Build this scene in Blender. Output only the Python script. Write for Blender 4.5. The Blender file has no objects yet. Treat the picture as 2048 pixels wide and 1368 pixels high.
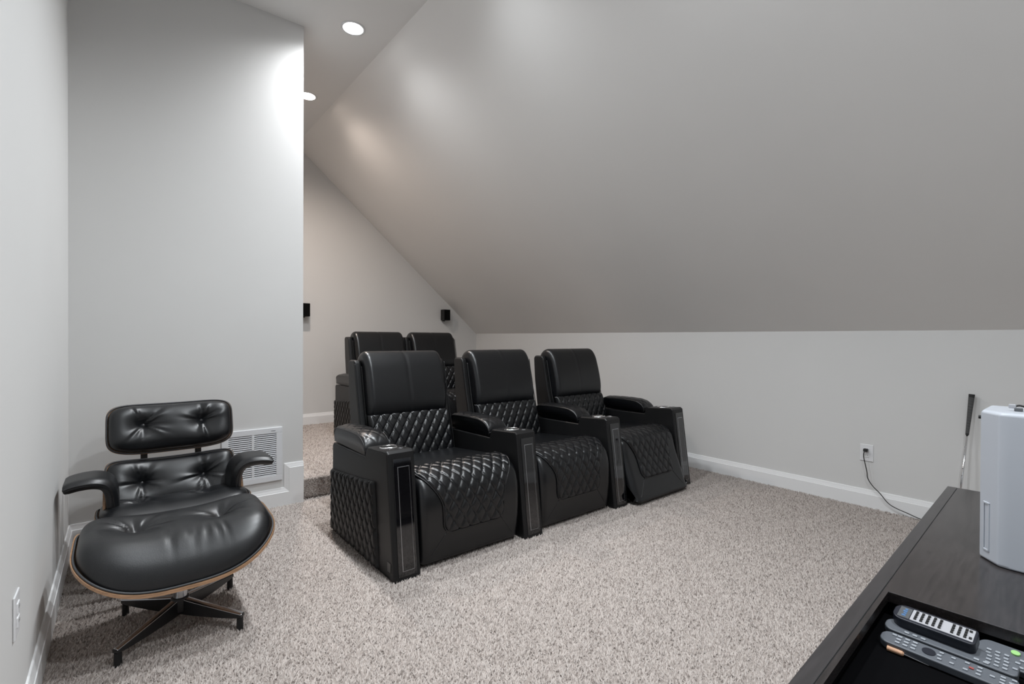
import bpy, bmesh, math, random
import numpy as np
from mathutils import Vector, Matrix

random.seed(7)
rng = np.random.default_rng(11)
scene = bpy.context.scene
COL = scene.collection
PI = math.pi

# ------------------------------------------------------------------ camera
FPX, YAW, PITCH, ROLL, CAMH = 968.98, 0.6805, -0.0074, 0.0053, 1.22
F = Vector((math.sin(YAW), math.cos(YAW), 0)); R = Vector((math.cos(YAW), -math.sin(YAW), 0)); U = Vector((0, 0, 1))
F2 = F * math.cos(PITCH) + U * math.sin(PITCH); U2 = U * math.cos(PITCH) - F * math.sin(PITCH)
R3 = R * math.cos(ROLL) + U2 * math.sin(ROLL); U3 = U2 * math.cos(ROLL) - R * math.sin(ROLL)
cam_data = bpy.data.cameras.new('camera')
cam_data.sensor_width = 36.0
cam_data.lens = 36.0 * FPX / 2048.0
cam_data.clip_start = 0.02
cam = bpy.data.objects.new('camera', cam_data)
COL.objects.link(cam)
M = Matrix((R3, U3, -F2)).transposed().to_4x4()
M.translation = Vector((0, 0, CAMH))
cam.matrix_world = M
scene.camera = cam

# ------------------------------------------------------------------ world / exposure
world = bpy.data.worlds.new('world')
scene.world = world
world.use_nodes = True
world.node_tree.nodes['Background'].inputs[0].default_value = (0.78, 0.87, 1.0, 1)
world.node_tree.nodes['Background'].inputs[1].default_value = 1.1
vs = scene.view_settings
vs.view_transform = 'Standard'
vs.look = 'None'
vs.gamma = 1.0
vs.use_curve_mapping = False
vs.exposure = 0.0

portal = bpy.data.lights.new('window_portal', 'AREA')
portal.shape = 'RECTANGLE'; portal.size = 1.9; portal.size_y = 1.7
portal.cycles.is_portal = True
po = bpy.data.objects.new('window_portal', portal); COL.objects.link(po)
po.location = (-1.83, 0.10, 1.70); po.rotation_euler = (0, -PI / 2, 0)

LENS_GLOW = 30.0
SPOT_POWER = 178.0
DOWNLIGHTS = [   # x, y, colour; the row of recessed lamps in the flat ceiling strip
    (1.345, -0.24, (0.91, 0.96, 1.0)),
    (1.345, 1.02, (0.91, 0.96, 1.0)),
    (1.345, 2.29, (0.91, 0.96, 1.0)),
    (1.345, 3.553, (0.95, 0.975, 1.0)),
    (1.385, 4.82, (1.0, 0.86, 0.76)),
]

# ------------------------------------------------------------------ room dimensions
XK, ZK = 4.243, 1.289        # knee wall
YV, XC = 3.767, 1.056        # wall with the vent and its free corner
YB = 6.114                   # back wall
ZC, XS = 3.513, 1.627        # flat ceiling and where the slope starts
XL = -0.230                  # left wall
YF = -1.1                    # wall behind the camera
XH = -1.7                    # hall opening left of the camera
YO = 1.25                    # where the left wall ends
RIS = 0.160                  # riser height
BB = 0.132                   # baseboard height

# ------------------------------------------------------------------ materials
def mat(name, col, rough=0.5, metal=0.0, spec=0.5, noise=None, bump=None, coat=0.0, emit=None):
    m = bpy.data.materials.new(name)
    m.use_nodes = True
    nt = m.node_tree
    b = nt.nodes['Principled BSDF']
    b.inputs['Base Color'].default_value = (*col, 1)
    b.inputs['Roughness'].default_value = rough
    b.inputs['Metallic'].default_value = metal
    b.inputs['Specular IOR Level'].default_value = spec
    if coat:
        b.inputs['Coat Weight'].default_value = coat
        b.inputs['Coat Roughness'].default_value = 0.05
    tc = nt.nodes.new('ShaderNodeTexCoord')
    if noise:      # (scale, amount, detail, stretch)
        sc, am, det, st = noise
        mp = nt.nodes.new('ShaderNodeMapping')
        mp.inputs['Scale'].default_value = st
        nt.links.new(tc.outputs['Object'], mp.inputs['Vector'])
        n = nt.nodes.new('ShaderNodeTexNoise')
        n.inputs['Scale'].default_value = sc
        n.inputs['Detail'].default_value = det
        nt.links.new(mp.outputs[0], n.inputs['Vector'])
        r = nt.nodes.new('ShaderNodeValToRGB')
        r.color_ramp.elements[0].position = 0.3
        r.color_ramp.elements[1].position = 0.7
        r.color_ramp.elements[0].color = (*[max(0, c * (1 - am)) for c in col], 1)
        r.color_ramp.elements[1].color = (*[min(1, c * (1 + am)) for c in col], 1)
        nt.links.new(n.outputs['Fac'], r.inputs['Fac'])
        nt.links.new(r.outputs['Color'], b.inputs['Base Color'])
    if bump:       # (scale, strength, distance)
        n2 = nt.nodes.new('ShaderNodeTexNoise')
        n2.inputs['Scale'].default_value = bump[0]
        n2.inputs['Detail'].default_value = 3
        nt.links.new(tc.outputs['Object'], n2.inputs['Vector'])
        bp = nt.nodes.new('ShaderNodeBump')
        bp.inputs['Strength'].default_value = bump[1]
        bp.inputs['Distance'].default_value = bump[2]
        nt.links.new(n2.outputs['Fac'], bp.inputs['Height'])
        nt.links.new(bp.outputs['Normal'], b.inputs['Normal'])
    if emit:
        b.inputs['Emission Color'].default_value = (*emit[0], 1)
        b.inputs['Emission Strength'].default_value = emit[1]
    return m

ONE = (1, 1, 1)
M_wall = mat('wall_paint', (0.665, 0.66, 0.65), 0.75, spec=0.25, noise=(1.3, 0.012, 2, ONE))
M_ceil = mat('ceiling_paint', (0.80, 0.79, 0.775), 0.75, spec=0.25)
M_slope_lifted = mat('slope_paint_lightened', (0.86, 0.845, 0.825), 0.62, spec=0.3, noise=(1.1, 0.012, 2, ONE))  # slope colour raised above the ceiling paint, standing in for missing light
M_trim = mat('white_trim_paint', (0.82, 0.82, 0.82), 0.4, spec=0.4)
M_plate = mat('white_plastic', (0.76, 0.76, 0.77), 0.35)
M_vent = mat('white_enamel', (0.74, 0.75, 0.77), 0.4)
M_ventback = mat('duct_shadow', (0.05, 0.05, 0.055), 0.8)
M_carpet = mat('carpet_backing', (0.34, 0.30, 0.275), 1.0, spec=0.05, noise=(140, 0.35, 4, ONE))
M_leather = mat('black_leather', (0.0034, 0.0038, 0.0048), 0.33, spec=0.55, bump=(240, 0.12, 0.002))
M_leather2 = mat('lounge_leather', (0.0036, 0.0042, 0.0056), 0.38, spec=0.66, bump=(300, 0.10, 0.002))
M_vinyl = mat('black_vinyl_side', (0.0075, 0.0075, 0.008), 0.42, spec=0.34, bump=(300, 0.08, 0.002))
M_pipe = mat('black_piping', (0.008, 0.008, 0.009), 0.4)
M_acryl = mat('black_acrylic', (0.004, 0.004, 0.005), 0.04, spec=0.6, coat=0.6)
M_chrome = mat('chrome', (0.75, 0.75, 0.76), 0.15, metal=1.0)
M_silver = mat('brushed_silver_line', (0.45, 0.46, 0.48), 0.3, metal=1.0)
M_badge = mat('badge_metal', (0.10, 0.10, 0.10), 0.3, metal=1.0)
M_black = mat('matte_black', (0.006, 0.006, 0.006), 0.6)
M_compshade = mat('compartment_shade_black', (0.0025, 0.0025, 0.003), 0.95, spec=0.05)  # near-black colour puts the deep shade into the compartment's inner faces
M_bmetal = mat('black_metal', (0.012, 0.012, 0.013), 0.3, spec=0.6)
M_alu = mat('polished_aluminium', (0.55, 0.56, 0.58), 0.22, metal=1.0)
M_walnut = mat('walnut_ply', (0.40, 0.235, 0.135), 0.42, noise=(14, 0.22, 4, (1, 9, 9)))
M_rubber = mat('grey_welt', (0.05, 0.052, 0.056), 0.5)
M_button = mat('leather_button', (0.045, 0.045, 0.047), 0.3, spec=0.7)
M_wood = mat('espresso_wood', (0.024, 0.0200, 0.0195), 0.22, spec=0.9, noise=(9, 0.45, 5, (1.2, 14, 14)))
M_woodband = mat('espresso_wood_band', (0.032, 0.029, 0.030), 0.28, spec=0.9, noise=(9, 0.25, 5, (1.2, 14, 14)))
M_case = mat('pale_grey_plastic', (0.50, 0.525, 0.57), 0.35, spec=0.4)
M_cord = mat('black_cord', (0.010, 0.010, 0.010), 0.5)
M_grip = mat('black_rubber_grip', (0.02, 0.02, 0.02), 0.7)
M_gripline = mat('grey_grip_cord', (0.16, 0.16, 0.16), 0.7)
M_remgrey = mat('grey_remote_plastic', (0.105, 0.115, 0.13), 0.4)
M_remdark = mat('dark_remote_plastic', (0.010, 0.012, 0.020), 0.35)
M_remsilver = mat('silver_keypad', (0.42, 0.42, 0.44), 0.4)
M_rembtn = mat('light_grey_key', (0.33, 0.35, 0.38), 0.4)
M_remblue = mat('blue_print', (0.07, 0.16, 0.32), 0.4)
M_remhead = mat('remote_head_grey', (0.09, 0.095, 0.10), 0.35)
M_green = mat('green_key', (0.33, 0.62, 0.22), 0.4)
M_red = mat('red_key', (0.35, 0.08, 0.07), 0.4)
M_tan = mat('tan_wood', (0.62, 0.36, 0.22), 0.5)

# ------------------------------------------------------------------ helpers
def tag(o, label=None, cat=None, group=None, kind=None):
    if label: o['label'] = label
    if cat: o['category'] = cat
    if group: o['group'] = group
    if kind: o['kind'] = kind
    return o

def link(name, me, material=None, parent=None, smooth=False):
    if material is not None:
        for mm in (material if isinstance(material, (list, tuple)) else [material]):
            me.materials.append(mm)
    o = bpy.data.objects.new(name, me)
    COL.objects.link(o)
    if parent is not None:
        o.parent = parent
    if smooth:
        me.polygons.foreach_set('use_smooth', [True] * len(me.polygons))
    return o

def meshdata(name, verts, faces):
    me = bpy.data.meshes.new(name)
    me.from_pydata([tuple(map(float, v)) for v in verts], [], faces)
    me.update()
    return me

def empty(name, loc=(0, 0, 0), rz=0.0):
    o = bpy.data.objects.new(name, None)
    o.empty_display_size = 0.1
    COL.objects.link(o)
    o.location = loc
    o.rotation_euler = (0, 0, rz)
    return o

def bm_to(name, bm, material, parent=None, smooth=False, bevel=0, seg=2, auto=None):
    bmesh.ops.recalc_face_normals(bm, faces=bm.faces)
    me = bpy.data.meshes.new(name)
    bm.to_mesh(me)
    bm.free()
    o = link(name, me, material, parent, smooth)
    if bevel:
        md = o.modifiers.new('bevel', 'BEVEL')
        md.width = bevel
        md.segments = seg
        md.limit_method = 'ANGLE'
        md.angle_limit = math.radians(35)
        md.harden_normals = False
        if not smooth:
            me.polygons.foreach_set('use_smooth', [True] * len(me.polygons))
            wn = o.modifiers.new('wn', 'WEIGHTED_NORMAL')
            wn.keep_sharp = True
    return o

def bx(bm, x0, x1, y0, y1, z0, z1):
    v = [bm.verts.new((x, y, z)) for z in (z0, z1) for y in (y0, y1) for x in (x0, x1)]
    for f in ((0, 2, 3, 1), (4, 5, 7, 6), (0, 1, 5, 4), (2, 6, 7, 3), (0, 4, 6, 2), (1, 3, 7, 5)):
        bm.faces.new([v[i] for i in f])

def box(name, dims, material, parent=None, bevel=0, seg=2):
    bm = bmesh.new()
    bx(bm, *dims)
    return bm_to(name, bm, material, parent, bevel=bevel, seg=seg)

def prism(bm, poly, a0, a1, axis='x'):
    """extrude a 2D polygon along an axis; poly is (y,z) for x, (x,z) for y, (x,y) for z"""
    def P(p, a):
        return {'x': (a, p[0], p[1]), 'y': (p[0], a, p[1]), 'z': (p[0], p[1], a)}[axis]
    A = [bm.verts.new(P(p, a0)) for p in poly]
    B = [bm.verts.new(P(p, a1)) for p in poly]
    bm.faces.new(A)
    bm.faces.new(list(reversed(B)))
    n = len(poly)
    for i in range(n):
        bm.faces.new((A[i], B[i], B[(i + 1) % n], A[(i + 1) % n]))

def cyl(bm, p0, p1, r0, r1=None, n=20, caps=True):
    r1 = r0 if r1 is None else r1
    p0, p1 = Vector(p0), Vector(p1)
    d = (p1 - p0).normalized()
    a = d.orthogonal().normalized()
    b = d.cross(a)
    A = [bm.verts.new(p0 + (a * math.cos(2 * PI * i / n) + b * math.sin(2 * PI * i / n)) * r0) for i in range(n)]
    B = [bm.verts.new(p1 + (a * math.cos(2 * PI * i / n) + b * math.sin(2 * PI * i / n)) * r1) for i in range(n)]
    for i in range(n):
        bm.faces.new((A[i], A[(i + 1) % n], B[(i + 1) % n], B[i]))
    if caps:
        bm.faces.new(list(reversed(A)))
        bm.faces.new(B)

def catmull(pts, per=8, closed=False):
    pts = [np.array(p, float) for p in pts]
    n = len(pts)
    out = []
    rngi = range(n) if closed else range(n - 1)
    for i in rngi:
        g = (lambda k: pts[k % n]) if closed else (lambda k: pts[min(max(k, 0), n - 1)])
        p0, p1, p2, p3 = g(i - 1), g(i), g(i + 1), g(i + 2)
        for j in range(per):
            t = j / per
            out.append(0.5 * ((2 * p1) + (-p0 + p2) * t + (2 * p0 - 5 * p1 + 4 * p2 - p3) * t * t + (-p0 + 3 * p1 - 3 * p2 + p3) * t ** 3))
    if not closed:
        out.append(pts[-1])
    return np.array(out)

def tube(name, pts, r, material, parent=None, closed=False, n=8):
    pts = [Vector(p) for p in pts]
    m = len(pts)
    verts, faces = [], []
    up = None
    for i in range(m):
        if closed:
            d = pts[(i + 1) % m] - pts[(i - 1) % m]
        else:
            d = pts[min(i + 1, m - 1)] - pts[max(i - 1, 0)]
        d.normalize()
        if up is None:
            up = d.orthogonal().normalized()
        up = (up - d * up.dot(d))
        if up.length < 1e-6:
            up = d.orthogonal()
        up.normalize()
        s = d.cross(up)
        for k in range(n):
            a = 2 * PI * k / n
            verts.append(pts[i] + (up * math.cos(a) + s * math.sin(a)) * r)
    for i in range(m if closed else m - 1):
        j = (i + 1) % m
        for k in range(n):
            k2 = (k + 1) % n
            faces.append((i * n + k, i * n + k2, j * n + k2, j * n + k))
    if not closed:
        faces.append(tuple(reversed(range(n))))
        faces.append(tuple((m - 1) * n + k for k in range(n)))
    return link(name, meshdata(name, verts, faces), material, parent, smooth=True)

def gridfaces(nu, nv, off=0, flip=False):
    f = []
    for i in range(nu - 1):
        for j in range(nv - 1):
            a = off + i * nv + j
            q = (a, a + nv, a + nv + 1, a + 1)
            f.append(tuple(reversed(q)) if flip else q)
    return f

def copy_tree(o, parent=None):
    c = o.copy()
    COL.objects.link(c)
    c.parent = parent
    for ch in list(o.children):
        copy_tree(ch, c)
    return c

# ------------------------------------------------------------------ room shell
def struct(o):
    o['kind'] = 'structure'
    return o

T = 0.12
struct(box('floor', (XH - T, XK + T, YF - T, YB + T, -0.1, 0.0), M_carpet))
struct(box('riser_platform', (XL, XK, YV + 0.033, YB, 0.0, RIS), M_carpet, bevel=0.02, seg=3))
# left wall (ends where the hall opens beside the camera)
struct(box('wall_left', (XL - T, XL, YO, YB + T, 0.0, ZC), M_wall))
bm = bmesh.new()
bx(bm, XH - T, XL - T, YO, YO + T, 0, ZC)
struct(bm_to('wall_hall', bm, M_wall))
bm = bmesh.new()     # hall wall with a window opening
WY0, WY1, WZ0, WZ1 = -0.85, 1.05, 0.85, 2.55
bx(bm, XH - T, XH, YF, WY0, 0, ZC); bx(bm, XH - T, XH, WY1, YO, 0, ZC)
bx(bm, XH - T, XH, WY0, WY1, 0, WZ0); bx(bm, XH - T, XH, WY0, WY1, WZ1, ZC)
struct(bm_to('wall_hall_side', bm, M_wall))
bm = bmesh.new()
for d in ((WY0, WY0 + 0.05, WZ0, WZ1), (WY1 - 0.05, WY1, WZ0, WZ1), (WY0, WY1, WZ0, WZ0 + 0.05), (WY0, WY1, WZ1 - 0.05, WZ1), (0.08, 0.12, WZ0, WZ1), (WY0, WY1, 1.68, 1.72)):
    bx(bm, XH - 0.08, XH - 0.04, *d)
struct(bm_to('window_1', bm, M_trim))
struct(box('wall_vent', (XL, XC, YV, YV + 0.13, 0.0, ZC), M_wall))
struct(box('wall_back', (XL, XK + T, YB, YB + T, 0.0, ZC), M_wall))
struct(box('wall_right', (XK, XK + T, YF, YB, 0.0, ZK), M_wall))
struct(box('wall_front', (XH - T, XK + T, YF - T, YF, 0.0, ZC), M_wall))
struct(box('ceiling', (XH - T, XS, YF - T, YB + T, ZC, ZC + T), M_ceil))
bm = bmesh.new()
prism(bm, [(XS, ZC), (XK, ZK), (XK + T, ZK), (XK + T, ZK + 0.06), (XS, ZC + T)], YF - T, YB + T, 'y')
struct(bm_to('ceiling_slope', bm, M_slope_lifted))

# baseboards: flat board with a stepped cap, profile (proud, height)
PROF = [(0, BB), (0.006, BB), (0.008, BB - 0.006), (0.0085, BB - 0.010), (0.0125, BB - 0.024), (0.014, BB - 0.031), (0.017, BB - 0.033), (0.017, 0), (0, 0)]
def baseboard(name, p0, p1, nrm, z0=0.0):
    verts, faces = [], []
    n = len(PROF)
    for p in (p0, p1):
        for d, z in PROF:
            verts.append((p[0] + nrm[0] * d, p[1] + nrm[1] * d, z + z0))
    for i in range(n):
        faces.append((i, (i + 1) % n, n + (i + 1) % n, n + i))
    faces.append(tuple(range(n))); faces.append(tuple(reversed(range(n, 2 * n))))
    bm = bmesh.new()
    me = meshdata(name, verts, faces)
    bm.from_mesh(me)
    return struct(bm_to(name, bm, M_trim))
baseboard('baseboard_right', (XK, YF), (XK, YV + 0.033), (-1, 0))
baseboard('baseboard_riser_right', (XK, YV + 0.033), (XK, YB), (-1, 0), RIS)
baseboard('baseboard_back', (XL, YB), (XK, YB), (0, -1), RIS)
baseboard('baseboard_left', (XL, YO), (XL, YV), (1, 0))
baseboard('baseboard_front', (XH, YF), (XK, YF), (0, 1))
# vent wall: low run, then a mitred block that steps up at the riser
XST = 0.925
HB = BB + 0.172
bm = bmesh.new()
low = [(d, z) for d, z in PROF]
A = [bm.verts.new((XL, YV - d, z)) for d, z in low]
n = len(low)
# path points: start, inner mitre at the step, outer mitre at the top, free corner
def ring(px, pz_shift, mode):
    vs_ = []
    for d, z in low:
        k = BB - z      # distance below the cap line
        if mode == 'inner':       # at the foot of the vertical run the cap turns upward
            vs_.append(bm.verts.new((XST + (k if z > 0 else 0.10), YV - d, z)))
        elif mode == 'outer':
            vs_.append(bm.verts.new((XST + (k if z > 0 else 0.10), YV - d, (HB - k) if z > 0 else 0.04)))
        else:
            vs_.append(bm.verts.new((XC + 0.002, YV - d, (HB - k) if z > 0 else 0.0)))
    return vs_
B = ring(0, 0, 'inner'); Cc = ring(0, 0, 'outer'); D = ring(0, 0, 'end')
m = n - 2   # skip the bottom points in the moulding strip
for P0, P1 in ((A, B), (B, Cc), (Cc, D)):
    for i in range(m - 1):
        bm.faces.new((P0[i], P0[i + 1], P1[i + 1], P1[i]))
# fill board faces below / beside the moulding
e = m - 1
bm.faces.new((A[e], A[e + 1], D[e + 1], D[e], Cc[e], B[e]))
bm.faces.new([D[i] for i in range(n)])
bmesh.ops.delete(bm, geom=[v for v in bm.verts if not v.link_faces], context='VERTS')
struct(bm_to('baseboard_vent', bm, M_trim))

# ------------------------------------------------------------------ carpet pile
def pile(name, regions, label, parent_z):
    V, Fc, Mi = [], [], []
    base = 0
    for (x0, x1, y0, y1, dens, zz, face) in regions:
        N = int((x1 - x0) * (y1 - y0) * dens)
        px = rng.uniform(x0, x1, N); py = rng.uniform(y0, y1, N)
        ang = rng.uniform(0, 2 * PI, N)
        h = rng.uniform(0.007, 0.0135, N)
        w = rng.uniform(0.0030, 0.0052, N)
        lean = rng.uniform(0.002, 0.010, N)
        la = rng.normal(0.6, 1.3, N)
        tx = px + np.cos(la) * lean; ty = py + np.sin(la) * lean
        pts = np.empty((N, 4, 3))
        for k in range(3):
            a = ang + k * 2 * PI / 3
            pts[:, k, 0] = px + np.cos(a) * w; pts[:, k, 1] = py + np.sin(a) * w; pts[:, k, 2] = zz
        pts[:, 3, 0] = tx; pts[:, 3, 1] = ty; pts[:, 3, 2] = zz + h
        if face is not None:      # stand the patch up: its y becomes height, tufts point to -y
            pts = np.stack([pts[:, :, 0], face - (pts[:, :, 2] - zz), pts[:, :, 1]], -1)
        V.append(pts.reshape(-1, 3))
        ids = base + np.arange(N)[:, None, None] * 4
        tri = np.array([[0, 1, 3], [1, 2, 3], [2, 0, 3]])[None]
        Fc.append((ids + tri).reshape(-1, 3))
        # shade varies from tuft to tuft, with broad vacuum streaks in the mix
        s = rng.random(N)
        Mi.append(np.repeat(np.where(s < 0.58, 0, np.where(s < 0.88, 1, 2)), 3))
        base += N * 4
    V = np.concatenate(V); Fc = np.concatenate(Fc); Mi = np.concatenate(Mi)
    me = bpy.data.meshes.new(name)
    me.vertices.add(len(V)); me.vertices.foreach_set('co', V.ravel())
    me.loops.add(len(Fc) * 3); me.loops.foreach_set('vertex_index', Fc.ravel().astype(np.int32))
    me.polygons.add(len(Fc)); me.polygons.foreach_set('loop_start', (np.arange(len(Fc)) * 3).astype(np.int32))
    me.polygons.foreach_set('loop_total', np.full(len(Fc), 3, np.int32))
    for mm in (M_tuft0, M_tuft1, M_tuft2):
        me.materials.append(mm)
    me.polygons.foreach_set('material_index', Mi.astype(np.int32))
    me.update(calc_edges=True)
    o = bpy.data.objects.new(name, me)
    COL.objects.link(o)
    o.parent = bpy.data.objects[parent_z]
    return tag(o, label, None, kind='stuff')

M_tuft0 = mat('carpet_tuft_light', (0.52, 0.468, 0.435), 0.95, spec=0.1)
M_tuft1 = mat('carpet_tuft_mid', (0.41, 0.362, 0.333), 0.95, spec=0.1)
M_tuft2 = mat('carpet_tuft_dark', (0.25, 0.215, 0.195), 0.95, spec=0.1)
pile('carpet_pile', [(XL + 0.017, XK - 0.017, 0.35, 2.4, 17000, 0.0, None), (XL + 0.017, XK - 0.017, 2.4, YV + 0.03, 12000, 0.0, None)],
     'greige cut pile carpet covering the main floor', 'floor')
pile('riser_carpet_pile', [(XC - 0.3, 2.4, YV + 0.05, YB - 0.02, 9000, RIS, None), (XC - 0.2, XK - 0.02, 0.004, RIS - 0.004, 12000, 0.0, YV + 0.033)],
     'greige cut pile carpet on the raised platform by the back wall', 'riser_platform')

# ------------------------------------------------------------------ ceiling downlights
for i, (lx, ly, lc) in enumerate(DOWNLIGHTS):
    t = empty('recessed_downlight', (lx, ly, ZC))
    tag(t, ['round recessed ceiling downlight nearest the front wall', 'round recessed ceiling downlight over the media cabinet end of the room',
            'round recessed ceiling downlight above the front recliner row', 'round white recessed downlight in the ceiling beside the vent wall corner',
            'round warm recessed downlight over the raised platform, past the wall corner'][i], 'ceiling light', 'row of recessed downlights')
    rn = 40
    verts, faces = [], []
    for r_, z_ in ((0.088, 0.0), (0.088, -0.004), (0.078, -0.007), (0.070, -0.004)):
        for k in range(rn):
            a = 2 * PI * k / rn
            verts.append((r_ * math.cos(a), r_ * math.sin(a), z_))
    for q in range(3):
        for k in range(rn):
            faces.append((q * rn + k, q * rn + (k + 1) % rn, (q + 1) * rn + (k + 1) % rn, (q + 1) * rn + k))
    link('trim_ring', meshdata('trim_ring', verts, faces), M_plate, t, smooth=True)
    M_lens = mat('lamp_lens', (0.9, 0.9, 0.9), 0.5, emit=(lc, LENS_GLOW))
    verts = [(0, 0, -0.0045)] + [(0.0705 * math.cos(2 * PI * k / rn), 0.0705 * math.sin(2 * PI * k / rn), -0.0045) for k in range(rn)]
    faces = [(0, 1 + (k + 1) % rn, 1 + k) for k in range(rn)]
    link('lens', meshdata('lens', verts, faces), M_lens, t)
    sp = bpy.data.lights.new('downlight_beam', 'SPOT')
    sp.energy = SPOT_POWER; sp.color = lc; sp.spot_size = math.radians(158); sp.spot_blend = 1.0; sp.shadow_soft_size = 0.06
    so = bpy.data.objects.new('downlight_beam', sp); COL.objects.link(so)
    so.location = (lx, ly, ZC - 0.02)

# ------------------------------------------------------------------ wall fittings
def outlet(name, loc, rz, label, group=None, gang='duplex'):
    """wall plate lying in local XZ, facing local -Y"""
    t = empty(name, loc, rz)
    tag(t, label, 'outlet')
    box('plate', (-0.041, 0.041, -0.006, 0.0, -0.061, 0.061), M_plate, t, bevel=0.004)
    if gang == 'duplex':
        for s in (-1, 1):
            f = box('receptacle', (-0.017, 0.017, -0.009, -0.004, s * 0.02 - 0.0145, s * 0.02 + 0.0145), M_plate, t, bevel=0.005, seg=3)
            for sx in (-0.006, 0.006):
                box('slot', (sx - 0.001, sx + 0.001, -0.0094, -0.0085, s * 0.02 - 0.002, s * 0.02 + 0.006), M_black, f)
    bm = bmesh.new(); cyl(bm, (0, -0.0085, 0), (0, -0.005, 0), 0.003, n=10)
    bm_to('screw', bm, M_plate, t)
    return t
outlet('wall_outlet', (XK, 1.114, 0.399), -PI / 2, 'white wall outlet with a black plug in it on the low right wall')
outlet('wall_outlet', (XL, 1.93, 0.437), PI / 2, 'white wall outlet on the left wall in front of the leather ottoman')
outlet('wall_outlet', (XK, 4.80, 0.545), -PI / 2, 'white wall outlet half hidden behind the middle and far front recliners')

# plug and cord
t = empty('power_cord', (XK, 1.114, 0.0))
tag(t, 'thin black power cord plugged into the right wall outlet and drooping to the carpet', 'cord')
def W2L(p, o): return (p[0] - o[0], p[1] - o[1], p[2] - o[2])
o0 = (XK, 1.114, 0.0)
bm = bmesh.new(); bx(bm, -0.040, -0.0095, -0.013, 0.013, 0.410, 0.432)
bm_to('plug', bm, M_cord, t, bevel=0.005, seg=3)
cp = [(4.206, 1.115, 0.421), (4.196, 1.119, 0.40), (4.2, 1.119, 0.36), (4.202, 1.109, 0.31), (4.205, 1.101, 0.262), (4.205, 1.096, 0.222), (4.203, 1.066, 0.174), (4.2, 1.021, 0.131), (4.198, 0.977, 0.079), (4.196, 0.935, 0.055), (4.195, 0.866, 0.036), (4.19, 0.793, 0.018), (4.18, 0.70, 0.016), (4.15, 0.5, 0.016), (4.0, 0.3, 0.016)]
tube('cable', [W2L(p, o0) for p in catmull(cp, 6)], 0.0032, M_cord, t)

# return air grille on the vent wall
vx0, vx1, vz0, vz1 = 0.531, 0.912, 0.192, 0.574
t = empty('air_return_grille', ((vx0 + vx1) / 2, YV, vz0))
tag(t, 'white louvred return air grille low on the wall behind the lounge chair', 'vent')
hw, hh = (vx1 - vx0) / 2, vz1 - vz0
bm = bmesh.new(); bx(bm, -hw + 0.02, hw - 0.02, -0.003, -0.001, 0.02, hh - 0.02)
bm_to('duct_backing', bm, M_ventback, t)
bm = bmesh.new()
fw = 0.040
prism(bm, [(-hw, 0), (hw, 0), (hw, fw), (-hw, fw)], -0.013, -0.0005, 'y')
prism(bm, [(-hw, hh - fw), (hw, hh - fw), (hw, hh), (-hw, hh)], -0.013, -0.0005, 'y')
prism(bm, [(-hw, fw), (-hw + fw, fw), (-hw + fw, hh - fw), (-hw, hh - fw)], -0.013, -0.0005, 'y')
prism(bm, [(hw - fw, fw), (hw, fw), (hw, hh - fw), (hw - fw, hh - fw)], -0.013, -0.0005, 'y')
prism(bm, [(-0.008, fw), (0.008, fw), (0.008, hh - fw), (-0.008, hh - fw)], -0.0125, -0.0005, 'y')
bm_to('grille_frame', bm, M_vent, t, bevel=0.002)
NS = 22
pitch = (hh - 2 * fw) / NS
slw = (hw - fw - 0.008) / 2
bm = bmesh.new()
prism(bm, [(-0.012, 0.0), (-0.0108, 0.0), (-0.003, pitch * 0.52), (-0.0042, pitch * 0.56), (-0.012, 0.0012)], -slw, slw, 'x')
bmesh.ops.recalc_face_normals(bm, faces=bm.faces)
slme = bpy.data.meshes.new('slat'); bm.to_mesh(slme); bm.free(); slme.materials.append(M_vent)
for cx in (-(0.008 + slw), 0.008 + slw):
    for k in range(NS):
        s_ = bpy.data.objects.new('slat', slme)
        COL.objects.link(s_); s_.parent = t
        s_.location = (cx, 0, fw + (k + 0.18) * pitch)
bm = bmesh.new(); bx(bm, hw - 0.075, hw - 0.047, -0.0136, -0.0128, hh - 0.024, hh - 0.0205)
bm_to('maker_mark', bm, M_remhead, t)

# two surround speakers on the back wall
def speaker(cx, cz, label):
    t = empty('wall_speaker', (cx, YB, cz))
    tag(t, label, 'speaker', 'surround speakers on the back wall')
    box('cabinet', (-0.054, 0.054, -0.105, -0.012, -0.078, 0.078), M_black, t, bevel=0.006)
    box('grille_cloth', (-0.048, 0.048, -0.111, -0.104, -0.072, 0.072), mat('speaker_cloth', (0.004, 0.004, 0.004), 0.95, spec=0.1), t, bevel=0.003)
    box('bracket', (-0.02, 0.02, -0.013, 0, -0.09, 0.06), M_black, t, bevel=0.002)
speaker(1.712, 1.548, 'small black box speaker on back wall beside the vent wall edge')
speaker(3.662, 1.553, 'small black box speaker on back wall under the sloped ceiling')

# ------------------------------------------------------------------ theatre recliners
def quilt(s, q, w, h):
    a = s / w + q / h
    b = s / w - q / h
    qa = np.abs((a % 1.0) - 0.5) * 2.0
    qb = np.abs((b % 1.0) - 0.5) * 2.0
    return ((1 - qa ** 5) * (1 - qb ** 5)) ** 0.6
QW, QH = 0.0715, 0.106

def profile_resample(pts, step=0.006, per=10):
    c = catmull(pts, per)
    d = np.r_[0, np.cumsum(np.linalg.norm(np.diff(c, axis=0), axis=1))]
    n = max(4, int(d[-1] / step))
    t = np.linspace(0, d[-1], n)
    P = np.c_[np.interp(t, d, c[:, 0]), np.interp(t, d, c[:, 1])]
    T_ = np.gradient(P, axis=0)
    T_ /= np.linalg.norm(T_, axis=1)[:, None] + 1e-9
    N = np.c_[T_[:, 1], -T_[:, 0]]
    return P, N, t

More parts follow.
